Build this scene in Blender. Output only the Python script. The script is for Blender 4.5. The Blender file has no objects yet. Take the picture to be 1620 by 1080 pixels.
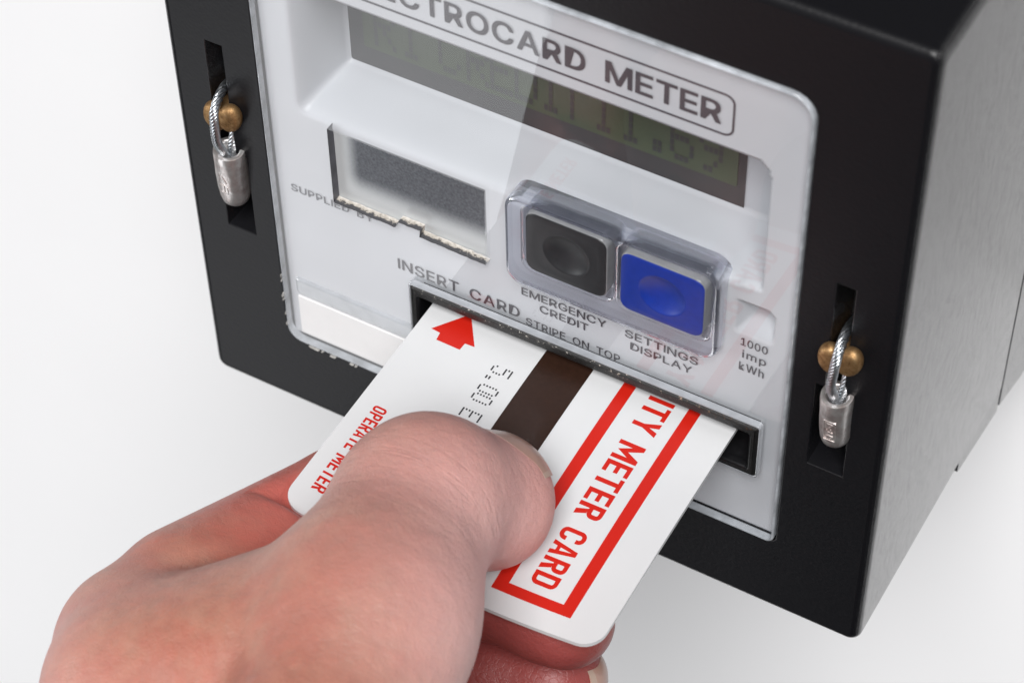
import bpy, bmesh, math, random, os
import numpy as np
from mathutils import Vector, Matrix
from mathutils.geometry import tessellate_polygon

# ------------------------------------------------------------------ camera, world, lights, exposure
# Units: the scene is life-size.  All builders below take millimetres and MM turns them into metres.
# X runs to the right along the face of the meter, Y goes into the wall, Z is up; the origin is the
# lower left corner of the meter's front face.
MM = 0.001
sc = bpy.context.scene
col = sc.collection

cam_d = bpy.data.cameras.new('camera')
cam = bpy.data.objects.new('camera', cam_d)
col.objects.link(cam)
R3 = Matrix(((0.8707643613, -0.3611094165, 0.3337205663),
             (0.4914629523, 0.6602849489, -0.5678802275),
             (-0.0152837694, 0.6585011584, 0.7524245017)))
cam.matrix_world = Matrix.Translation(Vector((198.12, -233.31, 348.91)) * MM) @ R3.to_4x4()
cam_d.sensor_width = 36.0
cam_d.lens = 91.117
cam_d.clip_start = 0.02
cam_d.clip_end = 50.0
cam_d.dof.use_dof = True
cam_d.dof.focus_distance = 0.398
cam_d.dof.aperture_fstop = 34.0
sc.camera = cam

w = bpy.data.worlds.new('World')
sc.world = w
w.use_nodes = True
w.node_tree.nodes['Background'].inputs[0].default_value = (0.9, 0.95, 1.0, 1)
w.node_tree.nodes['Background'].inputs[1].default_value = 0.02


def area(name, loc, target, size, radiance, colour=(1, 1, 1)):
    d = bpy.data.lights.new(name, 'AREA')
    d.shape = 'RECTANGLE'
    d.size, d.size_y = size[0] * MM, size[1] * MM
    d.energy = radiance * math.pi * d.size * d.size_y
    d.color = colour
    o = bpy.data.objects.new(name, d)
    o.location = Vector(loc) * MM
    o.rotation_euler = (Vector(target) - Vector(loc)).to_track_quat('-Z', 'Y').to_euler()
    col.objects.link(o)
    return o


area('softbox_key', (1100, -2420, 3580), (40, 30, -60), (2260, 2260), 17.4, (1.0, 0.99, 0.985))
area('softbox_left', (-2600, -1900, 300), (30, 60, -250), (2200, 1800), 4.4, (0.98, 0.985, 1.0))
area('softbox_fill', (-520, -700, -780), (20, 0, 50), (360, 520), 2.4, (0.97, 0.98, 1.0))

sc.view_settings.view_transform = 'Standard'
sc.view_settings.look = 'None'
sc.view_settings.gamma = 1.0
sc.view_settings.exposure = 0.0
sc.cycles.use_denoising = True
sc.cycles.max_bounces = 12
sc.cycles.transparent_max_bounces = 16

random.seed(4)
rng = np.random.default_rng(7)


# ------------------------------------------------------------------ materials
class NT:
    def __init__(self, name):
        self.m = bpy.data.materials.new(name)
        self.m.use_nodes = True
        self.t = self.m.node_tree
        self.t.nodes.clear()
        self.out = self.n('ShaderNodeOutputMaterial')

    def n(self, typ, **kw):
        nd = self.t.nodes.new(typ)
        for k, v in kw.items():
            if k.startswith('i_'):
                nd.inputs[k[2:].replace('_', ' ')].default_value = v
            elif k.startswith('n_'):
                nd.inputs[int(k[2:])].default_value = v
            else:
                setattr(nd, k, v)
        return nd

    def l(self, a, b):
        self.t.links.new(a, b)

    def surf(self, sock):
        self.l(sock, self.out.inputs['Surface'])

    def coords(self, scale=(1, 1, 1)):
        tc = self.n('ShaderNodeTexCoord')
        mp = self.n('ShaderNodeMapping')
        mp.inputs['Scale'].default_value = tuple(s * 1000 for s in scale)   # per millimetre
        self.l(tc.outputs['Object'], mp.inputs['Vector'])
        return mp.outputs['Vector']

    def noise(self, vec, scale, detail=3, rough=0.55):
        nz = self.n('ShaderNodeTexNoise')
        nz.inputs['Scale'].default_value = scale
        nz.inputs['Detail'].default_value = detail
        nz.inputs['Roughness'].default_value = rough
        self.l(vec, nz.inputs['Vector'])
        return nz.outputs['Fac']

    def ramp(self, fac, stops):
        r = self.n('ShaderNodeValToRGB')
        e = r.color_ramp.elements
        while len(e) < len(stops):
            e.new(0.5)
        for el, (p, c) in zip(e, stops):
            el.position = p
            el.color = (*c, 1) if len(c) == 3 else c
        self.l(fac, r.inputs['Fac'])
        return r.outputs['Color']

    def bump(self, height, strength, dist_mm, normal=None):
        b = self.n('ShaderNodeBump')
        b.inputs['Strength'].default_value = strength
        b.inputs['Distance'].default_value = dist_mm * MM
        self.l(height, b.inputs['Height'])
        if normal is not None:
            self.l(normal, b.inputs['Normal'])
        return b.outputs['Normal']

    def principled(self, base=(0.5, 0.5, 0.5), rough=0.5, metal=0.0, **kw):
        p = self.n('ShaderNodeBsdfPrincipled')
        p.inputs['Base Color'].default_value = (*base, 1)
        p.inputs['Roughness'].default_value = rough
        p.inputs['Metallic'].default_value = metal
        for k, v in kw.items():
            p.inputs[k.replace('_', ' ')].default_value = v
        self.surf(p.outputs['BSDF'])
        return p


def simple(name, base, rough=0.5, metal=0.0, var=0.0, vs=0.5, bump=0.0, bs=2.0, bd=0.05, **kw):
    t = NT(name)
    p = t.principled(base, rough, metal, **kw)
    v = t.coords()
    if var:
        f = t.noise(v, vs, 4)
        lo = tuple(max(0, c * (1 - var)) for c in base)
        hi = tuple(min(1, c * (1 + var)) for c in base)
        t.l(t.ramp(f, [(0.3, lo), (0.7, hi)]), p.inputs['Base Color'])
    if bump:
        t.l(t.bump(t.noise(v, bs, 3), bump, bd), p.inputs['Normal'])
    return t.m


M = {}
M['wall'] = simple('white_wall', (0.89, 0.89, 0.897), 0.75, var=0.012, vs=0.01, bump=0.06, bs=0.8, bd=0.05)
# moulded black case: leathery grain on the front, drawn streaks along the sides
t = NT('black_plastic')
p = t.principled((0.007, 0.007, 0.0085), 0.38)
v = t.coords()
vor = t.n('ShaderNodeTexVoronoi')
vor.inputs['Scale'].default_value = 1.6
t.l(v, vor.inputs['Vector'])
n1 = t.bump(vor.outputs['Distance'], 0.22, 0.07)
n2 = t.bump(t.noise(v, 0.9, 4), 0.25, 0.10, n1)
stre = t.noise(t.coords((0.2, 0.7, 0.22)), 1.5, 8, 0.85)
geo = t.n('ShaderNodeNewGeometry')
sep = t.n('ShaderNodeSeparateXYZ')
t.l(geo.outputs['True Normal'], sep.inputs[0])
ab = t.n('ShaderNodeMath', operation='ABSOLUTE')
t.l(sep.outputs['X'], ab.inputs[0])
mul = t.n('ShaderNodeMath', operation='MULTIPLY')
t.l(ab.outputs[0], mul.inputs[0])
t.l(stre, mul.inputs[1])
t.l(t.bump(mul.outputs[0], 0.9, 0.32, n2), p.inputs['Normal'])
rr = t.ramp(t.noise(v, 0.35, 3), [(0.3, (0.34,) * 3), (0.75, (0.44,) * 3)])


def by_side(front, side, target):
    """the drawn sides are smoother and shinier than the grained front"""
    m = t.n('ShaderNodeMapRange')
    m.inputs['To Min'].default_value = front
    m.inputs['To Max'].default_value = side
    t.l(ab.outputs[0], m.inputs['Value'])
    t.l(m.outputs['Result'], p.inputs[target])


by_side(0.40, 0.17, 'Roughness')
sd = t.n('ShaderNodeMath', operation='MULTIPLY')
t.l(ab.outputs[0], sd.inputs[0])
t.l(t.ramp(stre, [(0.33, (0.50,) * 3), (0.50, (0.90,) * 3), (0.66, (1.0,) * 3)]), sd.inputs[1])
cw = t.n('ShaderNodeMath', operation='MULTIPLY')
cw.inputs[1].default_value = 0.75
t.l(sd.outputs[0], cw.inputs[0])
t.l(cw.outputs[0], p.inputs['Coat Weight'])
p.inputs['Coat Roughness'].default_value = 0.12
mxs = t.n('ShaderNodeMath', operation='MAXIMUM')
mxs.inputs[1].default_value = 0.20
t.l(sd.outputs[0], mxs.inputs[0])
t.l(mxs.outputs[0], p.inputs['Specular IOR Level'])
M['case'] = t.m
M['black'] = simple('black_gloss', (0.008, 0.008, 0.009), 0.28, var=0.3, vs=0.8, bump=0.25, bs=1.2, bd=0.1)
t = NT('worn_black_edge')
p = t.principled((0.01, 0.01, 0.01), 0.35)
v = t.coords()
f = t.noise(v, 1.6, 6, 0.75)
x_only = t.n('ShaderNodeSeparateXYZ')
tc = t.n('ShaderNodeTexCoord')
t.l(tc.outputs['Object'], x_only.inputs[0])
mr = t.n('ShaderNodeMapRange')
mr.inputs['From Min'].default_value = 0.070
mr.inputs['From Max'].default_value = 0.100
t.l(x_only.outputs['X'], mr.inputs['Value'])
mixc = t.n('ShaderNodeMix', data_type='RGBA')
t.l(mr.outputs['Result'], mixc.inputs['Factor'])
mixc.inputs[6].default_value = (0.62, 0.58, 0.52, 1)
mixc.inputs[7].default_value = (0.20, 0.085, 0.025, 1)
mixb = t.n('ShaderNodeMix', data_type='RGBA')
wm = t.n('ShaderNodeMath', operation='MULTIPLY')
t.l(t.ramp(f, [(0.59, (0, 0, 0)), (0.66, (1, 1, 1))]), wm.inputs[0])
mz = t.n('ShaderNodeMapRange')
mz.inputs['From Min'].default_value = 0.0439
mz.inputs['From Max'].default_value = 0.0447
t.l(x_only.outputs['Z'], mz.inputs['Value'])
t.l(mz.outputs['Result'], wm.inputs[1])
t.l(wm.outputs[0], mixb.inputs['Factor'])
mixb.inputs[6].default_value = (0.009, 0.009, 0.009, 1)
t.l(mixc.outputs[2], mixb.inputs[7])
t.l(mixb.outputs[2], p.inputs['Base Color'])
t.l(t.bump(f, 0.7, 0.3), p.inputs['Normal'])
M['worn'] = t.m


def thin_clear(name, tint, ior, rough, haze=0.0):
    """clear plastic sheet: straight-through transmission plus a Fresnel surface reflection"""
    t = NT(name)
    tr = t.n('ShaderNodeBsdfTransparent')
    tr.inputs[0].default_value = (*tint, 1)
    gl = t.n('ShaderNodeBsdfGlossy')
    gl.inputs['Roughness'].default_value = rough
    fr = t.n('ShaderNodeFresnel')
    fr.inputs['IOR'].default_value = ior
    g = t.n('ShaderNodeNewGeometry')
    inv = t.n('ShaderNodeMath', operation='SUBTRACT')
    inv.inputs[0].default_value = 1.0
    t.l(g.outputs['Backfacing'], inv.inputs[1])
    mu = t.n('ShaderNodeMath', operation='MULTIPLY')
    t.l(fr.outputs[0], mu.inputs[0])
    t.l(inv.outputs[0], mu.inputs[1])
    mx = t.n('ShaderNodeMixShader')
    t.l(mu.outputs[0], mx.inputs[0])
    t.l(tr.outputs[0], mx.inputs[1])
    t.l(gl.outputs[0], mx.inputs[2])
    res = mx.outputs[0]
    if haze:
        df = t.n('ShaderNodeBsdfDiffuse')
        df.inputs['Color'].default_value = (0.8, 0.82, 0.86, 1)
        m2 = t.n('ShaderNodeMixShader')
        f = t.ramp(t.noise(t.coords(), 0.06, 5, 0.6), [(0.35, (haze * 0.3,) * 3), (0.75, (haze * 1.6,) * 3)])
        t.l(f, m2.inputs[0])
        t.l(res, m2.inputs[1])
        t.l(df.outputs[0], m2.inputs[2])
        res = m2.outputs[0]
    t.surf(res)
    return t.m


M['cover'] = thin_clear('clear_cover', (0.985, 0.988, 0.99), 1.60, 0.012, 0.010)
M['cover_edge'] = simple('clear_cover_edge', (0.55, 0.58, 0.62), 0.15, var=0.35, vs=0.25, bump=0.3, bs=0.8,
                         Transmission_Weight=0.35)
M['lip'] = simple('clear_lip', (0.42, 0.44, 0.47), 0.12, var=0.15, vs=0.3, Transmission_Weight=0.3)
t = NT('frosted_cut_edge')
p = t.principled((0.4, 0.37, 0.33), 0.7)
f = t.noise(t.coords((1, 1.2, 1)), 1.3, 5, 0.8)
tc = t.n('ShaderNodeTexCoord')
sp = t.n('ShaderNodeSeparateXYZ')
t.l(tc.outputs['Object'], sp.inputs[0])
my = t.n('ShaderNodeMapRange')
my.inputs['From Min'].default_value = -0.0004
my.inputs['From Max'].default_value = 0.0012
my.inputs['To Min'].default_value = -0.28
my.inputs['To Max'].default_value = 0.28
t.l(sp.outputs['Y'], my.inputs['Value'])
ad = t.n('ShaderNodeMath', operation='ADD')
t.l(f, ad.inputs[0])
t.l(my.outputs['Result'], ad.inputs[1])
t.l(t.ramp(ad.outputs[0], [(0.46, (0.060, 0.060, 0.066)), (0.54, (0.42, 0.38, 0.33)), (0.75, (0.66, 0.63, 0.58))]), p.inputs['Base Color'])
t.l(t.bump(f, 0.5, 0.15), p.inputs['Normal'])
M['frost'] = t.m
M['dark_edge'] = simple('dark_cut_edge', (0.06, 0.062, 0.075), 0.4, var=0.4, vs=0.4)
t = NT('clear_housing')
gs = t.n('ShaderNodeBsdfGlass')
gs.inputs['Color'].default_value = (0.9, 0.91, 0.94, 1)
gs.inputs['Roughness'].default_value = 0.06
gs.inputs['IOR'].default_value = 1.42
tr = t.n('ShaderNodeBsdfTransparent')
tr.inputs[0].default_value = (0.8, 0.81, 0.86, 1)
mx = t.n('ShaderNodeMixShader')
mx.inputs[0].default_value = 0.45
t.l(gs.outputs[0], mx.inputs[1])
t.l(tr.outputs[0], mx.inputs[2])
t.surf(mx.outputs[0])
M['housing'] = t.m
M['panel'] = simple('silver_white_panel', (0.485, 0.50, 0.53), 0.42, var=0.035, vs=0.06, bump=0.08, bs=3.0, bd=0.03)
M['ink'] = simple('dark_ink', (0.055, 0.050, 0.060), 0.5)
M['grey_ink'] = simple('grey_ink', (0.10, 0.10, 0.115), 0.5)
M['lcd_dark'] = simple('display_border', (0.018, 0.017, 0.018), 0.35, var=0.1, vs=0.2)
M['lcd_green'] = simple('liquid_crystal_green', (0.034, 0.052, 0.019), 0.4, var=0.08, vs=0.15)
M['lcd_digit'] = simple('liquid_crystal_digit', (0.014, 0.016, 0.016), 0.4)
t = NT('grained_metal_plate')
p = t.principled((0.1, 0.1, 0.11), 0.36, 0.8)
v = t.coords()
f = t.noise(v, 2.2, 5, 0.75)
# pale edge reflection painted into the plate's colour, left and lower borders
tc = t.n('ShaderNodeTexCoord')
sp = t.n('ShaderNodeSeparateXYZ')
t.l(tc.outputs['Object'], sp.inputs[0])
edge_refl = []
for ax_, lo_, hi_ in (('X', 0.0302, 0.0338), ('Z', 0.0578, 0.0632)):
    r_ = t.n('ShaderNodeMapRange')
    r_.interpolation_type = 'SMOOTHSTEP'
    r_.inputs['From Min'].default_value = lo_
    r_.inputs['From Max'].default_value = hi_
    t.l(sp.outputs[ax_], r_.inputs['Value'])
    edge_refl.append(r_.outputs['Result'])
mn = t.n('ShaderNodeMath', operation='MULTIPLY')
t.l(edge_refl[0], mn.inputs[0])
t.l(edge_refl[1], mn.inputs[1])
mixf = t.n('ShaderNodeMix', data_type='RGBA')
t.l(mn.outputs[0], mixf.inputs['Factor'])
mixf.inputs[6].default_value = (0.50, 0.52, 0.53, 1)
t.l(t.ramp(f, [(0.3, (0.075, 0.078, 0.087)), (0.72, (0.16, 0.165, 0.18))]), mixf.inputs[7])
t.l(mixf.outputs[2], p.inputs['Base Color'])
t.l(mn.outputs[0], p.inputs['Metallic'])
t.l(t.bump(f, 0.35, 0.08), p.inputs['Normal'])
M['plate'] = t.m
M['label'] = simple('white_label', (0.70, 0.69, 0.685), 0.6, var=0.02, vs=0.3)
M['button_dark'] = simple('charcoal_button', (0.016, 0.0175, 0.020), 0.42, var=0.12, vs=0.8, bump=0.1, bs=2.5)
M['button_blue'] = simple('blue_button', (0.003, 0.024, 0.235), 0.42, var=0.1, vs=0.8, bump=0.1, bs=2.5)
M['button_side'] = simple('pale_clear_button_side', (0.20, 0.205, 0.215), 0.25, var=0.1, vs=0.4)
t = NT('tarnished_brass')
p = t.principled((0.5, 0.3, 0.12), 0.36, 0.85)
f = t.noise(t.coords(), 0.9, 5, 0.7)
t.l(t.ramp(f, [(0.3, (0.15, 0.075, 0.032)), (0.55, (0.42, 0.255, 0.115)), (0.8, (0.58, 0.43, 0.26))]), p.inputs['Base Color'])
t.l(t.ramp(f, [(0.3, (0.7,) * 3), (0.7, (0.42,) * 3)]), p.inputs['Roughness'])
t.l(t.bump(f, 0.35, 0.15), p.inputs['Normal'])
M['brass'] = t.m
M['steel'] = simple('galvanised_wire', (0.62, 0.65, 0.68), 0.30, 1.0, var=0.2, vs=1.2)
t = NT('crimped_alloy')
p = t.principled((0.80, 0.75, 0.73), 0.36, 0.85)
v = t.coords()
f = t.noise(v, 0.5, 4, 0.6)
t.l(t.ramp(f, [(0.3, (0.62, 0.53, 0.51)), (0.55, (0.88, 0.84, 0.82)), (0.8, (0.95, 0.94, 0.93))]), p.inputs['Base Color'])
t.l(t.bump(t.noise(v, 0.8, 4), 0.35, 0.25), p.inputs['Normal'])
M['alloy'] = t.m
M['card'] = simple('white_card_plastic', (0.655, 0.663, 0.672), 0.32, var=0.012, vs=0.12, bump=0.04, bs=0.5)
M['red'] = simple('red_print', (0.56, 0.014, 0.006), 0.38)
M['brown'] = simple('magnetic_stripe', (0.030, 0.014, 0.009), 0.28, var=0.15, vs=1.5)
M['dots'] = simple('black_dot_print', (0.012, 0.012, 0.016), 0.5)


# ------------------------------------------------------------------ building helpers
def link(name, verts, faces, mats, parent=None, smooth=None, fm=None):
    me = bpy.data.meshes.new(name)
    me.from_pydata([tuple(float(c) * MM for c in q) for q in verts], [], faces)
    for m in (mats if isinstance(mats, (list, tuple)) else [mats]):
        me.materials.append(m)
    if fm is not None:
        me.polygons.foreach_set('material_index', fm)
    if smooth is not None:
        me.polygons.foreach_set('use_smooth', [True] * len(me.polygons))
        if smooth < 179:
            me.set_sharp_from_angle(angle=math.radians(smooth))
    me.update()
    o = bpy.data.objects.new(name, me)
    col.objects.link(o)
    if parent:
        o.parent = parent
    return o


def tag(o, label=None, cat=None, group=None, kind=None):
    if label: o['label'] = label
    if cat: o['category'] = cat
    if group: o['group'] = group
    if kind: o['kind'] = kind
    return o


def empty(name, loc=(0, 0, 0)):
    o = bpy.data.objects.new(name, None)
    o.empty_display_size = 0.01
    col.objects.link(o)
    return o


def rrect(x0, x1, z0, z1, r, seg=6):
    """counter-clockwise rounded rectangle; r is one radius or (bl, br, tr, tl)"""
    rs = (r,) * 4 if not isinstance(r, (tuple, list)) else r
    out = []
    for (cx, cy, sx, sy, a0), rad in zip(((x0, z0, 1, 1, 180), (x1, z0, -1, 1, 270), (x1, z1, -1, -1, 0), (x0, z1, 1, -1, 90)), rs):
        if rad <= 0.001:
            out.append((cx, cy))
            continue
        c = (cx + sx * rad, cy + sy * rad)
        for k in range(seg + 1):
            a = math.radians(a0 + 90 * k / seg)
            out.append((c[0] + rad * math.cos(a), c[1] + rad * math.sin(a)))
    return out


def inset(loop, d):
    """move a counter-clockwise loop inwards by d (a clockwise hole outwards)"""
    n = len(loop)
    res = []
    for i in range(n):
        a, b, c = Vector(loop[i - 1]), Vector(loop[i]), Vector(loop[(i + 1) % n])
        e1, e2 = (b - a).normalized(), (c - b).normalized()
        n1, n2 = Vector((-e1.y, e1.x)), Vector((-e2.y, e2.x))
        m = (n1 + n2)
        m.normalize()
        k = d / max(0.35, m.dot(n1))
        res.append((b.x + m.x * k, b.y + m.y * k))
    return res


def solid(name, outer, holes, yf, yb, mats, parent=None, bev=0.3, hbev=0.15, back=True, smooth=35, fmats=(0, 0, 0), steps=3, rear_bev=0.0):
    """plate in the XZ plane between y = yf (front) and y = yb, with holes and rounded front edges.
    fmats: material index of front face, outer wall, hole walls"""
    verts, faces, fm = [], [], []
    holes = [list(reversed(h)) for h in holes]          # clockwise

    def profile(b):
        if b <= 0:
            return [(0, yf)]
        return [(b * (1 - math.sin(a)), yf + b * (1 - math.cos(a))) for a in [math.pi / 2 * k / steps for k in range(steps + 1)]]
    ends = []
    fronts = []
    for li, loop in enumerate([outer] + holes):
        prof = profile(bev if li == 0 else hbev)
        rings = [[(x, y, z) for x, z in (inset(loop, d) if d > 1e-6 else loop)] for d, y in prof]
        if li == 0 and rear_bev:
            rings.append([(x, yb - rear_bev, z) for x, z in loop])
            rings.append([(x, yb, z) for x, z in inset(loop, rear_bev)])
        else:
            rings.append([(x, yb, z) for x, z in loop])
        base = len(verts)
        n = len(loop)
        for rg in rings:
            verts.extend(rg)
        for k in range(len(rings) - 1):
            for i in range(n):
                j = (i + 1) % n
                a, b = base + k * n, base + (k + 1) * n
                faces.append((a + i, a + j, b + j, b + i))
                fm.append(fmats[1] if li == 0 else fmats[2])
        fronts.append(list(range(base, base + n)))
        ends.append(list(range(base + (len(rings) - 1) * n, base + len(rings) * n)))

    def cap(loops, flip):
        polys = [[Vector((verts[i][0], verts[i][2], 0)) for i in lp] for lp in loops]
        flat = [i for lp in loops for i in lp]
        for tri in tessellate_polygon(polys):
            a, b, c = (flat[k] for k in tri)
            pa, pb, pc = verts[a], verts[b], verts[c]
            s = (pb[0] - pa[0]) * (pc[2] - pa[2]) - (pb[2] - pa[2]) * (pc[0] - pa[0])
            if abs(s) < 1e-9:
                continue
            if (s < 0) != flip:
                b, c = c, b
            faces.append((a, b, c))
            fm.append(fmats[0])
    cap(fronts, False)
    if back:
        cap(ends, True)
    # front face must look towards -Y: a counter-clockwise XZ polygon has normal -Y
    return link(name, verts, faces, mats, parent, smooth, fm)


def prism_x(name, poly_yz, x0, x1, mat, parent=None, smooth=30):
    n = len(poly_yz)
    v = [(x0, y, z) for y, z in poly_yz] + [(x1, y, z) for y, z in poly_yz]
    f = [tuple(range(n)), tuple(range(2 * n - 1, n - 1, -1))]
    f += [(i, i + n, (i + 1) % n + n, (i + 1) % n) for i in range(n)]
    o = link(name, v, f, mat, parent, smooth)
    bm = bmesh.new()
    bm.from_mesh(o.data)
    bmesh.ops.recalc_face_normals(bm, faces=bm.faces)
    bm.to_mesh(o.data)
    bm.free()
    return o


def tube(path, rad, seg=8):
    """swept tube through 3D points -> verts, faces"""
    P = [Vector(q) for q in path]
    verts, faces = [], []
    up = Vector((0.3, 1, 0.2)).normalized()
    for i, q in enumerate(P):
        tan = (P[min(i + 1, len(P) - 1)] - P[max(i - 1, 0)]).normalized()
        a = tan.cross(up)
        if a.length < 1e-4:
            a = tan.cross(Vector((1, 0, 0)))
        a.normalize()
        b = tan.cross(a)
        up = -a.cross(tan) if False else up
        for k in range(seg):
            t_ = 2 * math.pi * k / seg
            verts.append(tuple(q + (a * math.cos(t_) + b * math.sin(t_)) * rad))
    for i in range(len(P) - 1):
        for k in range(seg):
            j = (k + 1) % seg
            faces.append((i * seg + k, i * seg + j, (i + 1) * seg + j, (i + 1) * seg + k))
    faces.append(tuple(range(seg - 1, -1, -1)))
    faces.append(tuple((len(P) - 1) * seg + k for k in range(seg)))
    return verts, faces


def catmull(pts, n):
    P = [np.array(q, float) for q in pts]
    P = [2 * P[0] - P[1]] + P + [2 * P[-1] - P[-2]]
    out = []
    for i in range(1, len(P) - 2):
        for k in range(n):
            s = k / n
            a, b, c, d = P[i - 1], P[i], P[i + 1], P[i + 2]
            out.append(0.5 * ((2 * b) + (c - a) * s + (2 * a - 5 * b + 4 * c - d) * s * s + (3 * b - a - 3 * c + d) * s ** 3))
    out.append(P[-2])
    return out


def merge(parts):
    V, F = [], []
    for v, f in parts:
        o = len(V)
        V.extend(v)
        F.extend(tuple(i + o for i in q) for q in f)
    return V, F


# ---- lettering
GROTESK = None
try:                                       # the interface font that ships inside Blender itself, else its built-in font
    fp = os.path.join(bpy.utils.system_resource('DATAFILES', path='fonts'), 'Inter.woff2')
    GROTESK = bpy.data.fonts.load(fp) if os.path.exists(fp) else None
except Exception:
    GROTESK = None
GLYPH = {}


def glyph_flat(ch):
    """one character as (verts, faces, left, advance), cap height about 0.5 units; I and i are drawn as plain stems"""
    if ch not in GLYPH:
        cap, st_ = (0.5087, 0.066) if GROTESK else (0.68, 0.09)
        if ch == ' ':
            GLYPH[ch] = ([], [], cap * 0.48)
        elif ch == 'I':
            GLYPH[ch] = ([(0, 0), (st_, 0), (st_, cap), (0, cap)], [(0, 1, 2, 3)], st_)
        elif ch == 'i':
            xh = cap * 0.75
            GLYPH[ch] = ([(0, 0), (st_, 0), (st_, xh), (0, xh), (0, cap * .89), (st_, cap * .89), (st_, cap * 1.03), (0, cap * 1.03)], [(0, 1, 2, 3), (4, 5, 6, 7)], st_)
        else:
            c = bpy.data.curves.new('glyph', 'FONT')
            c.body = ch
            if GROTESK:
                c.font = GROTESK
            c.resolution_u = 3
            o = bpy.data.objects.new('glyph', c)
            col.objects.link(o)
            dg = bpy.context.evaluated_depsgraph_get()
            me = o.evaluated_get(dg).to_mesh()
            v = np.array([q.co[:2] for q in me.vertices])
            f = [tuple(p_.vertices) for p_ in me.polygons]
            o.evaluated_get(dg).to_mesh_clear()
            bpy.data.objects.remove(o)
            bpy.data.curves.remove(c)
            x0 = v[:, 0].min()
            v[:, 0] -= x0
            GLYPH[ch] = (v.tolist(), f, v[:, 0].max())
    return GLYPH[ch]


def text_flat(s, weight, spacing=1.0):
    V, F, x = [], [], 0.0
    for ch in s:
        v, f, adv = glyph_flat(ch)
        b = len(V)
        V += [(x + q[0], q[1]) for q in v]
        F += [tuple(i + b for i in q) for q in f]
        x += adv + (0.0 if ch in 'TA' else 0.008) + 0.055 * (1 + 8 * (spacing - 1.0))
    return np.array(V), F


def face_text(s, x0, x1, z0, z1, y, parent, mat='ink', bold=0.06, spacing=1.06):
    """one line of print filling the given box (mm); bold thickens it by overprinting shifted copies"""
    v, f = text_flat(s, 0.0, spacing)
    a, b = v.min(0), v.max(0)
    uv = (v - a) / (b - a)
    x0, x1, z0, z1 = x0 + bold, x1 - bold, z0 + bold, z1 - bold
    parts = []
    for k in range(9):
        dx, dz = ((k % 3) - 1) * bold, ((k // 3) - 1) * bold
        parts.append(([(x0 + (x1 - x0) * u + dx, y - k * 0.009, z0 + (z1 - z0) * q + dz) for u, q in uv], f))
    V, F = merge(parts)
    V2, F2 = [], []                        # every facet a hair higher than the last, so none lie in one plane
    for i, fc in enumerate(F):
        F2.append(tuple(range(len(V2), len(V2) + len(fc))))
        V2 += [(V[j][0], V[j][1] - (i % 61) * 0.00012, V[j][2]) for j in fc]
    return link('lettering', V2, F2, M[mat], parent)


# hand-drawn condensed capitals (unit height) for the print on the card: convex quads only, butted together
T = 0.165


def strip(outer, inner):
    return [(outer[i], outer[i + 1], inner[i + 1], inner[i]) for i in range(len(outer) - 1)]


def arcp(cx, cy, r, a0, a1, n=5):
    return [(cx + r * math.cos(math.radians(a0 + (a1 - a0) * k / n)), cy + r * math.sin(math.radians(a0 + (a1 - a0) * k / n))) for k in range(n + 1)]


def half_ring(x0, x1, y0, y1, r, tt=T):
    ri = max(r - tt, 0.03)
    o = [(x0, y1)] + arcp(x1 - r, y1 - r, r, 90, 0) + arcp(x1 - r, y0 + r, r, 0, -90) + [(x0, y0)]
    i = [(x0, y1 - tt)] + arcp(x1 - tt - ri, y1 - tt - ri, ri, 90, 0) + arcp(x1 - tt - ri, y0 + tt + ri, ri, 0, -90) + [(x0, y0 + tt)]
    return strip(o, i)


def rect(x0, x1, y0, y1):
    return [((x0, y0), (x1, y0), (x1, y1), (x0, y1))]


def mirror(qs, w_):
    return [tuple((w_ - x, y) for x, y in reversed(q)) for q in qs]


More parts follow.
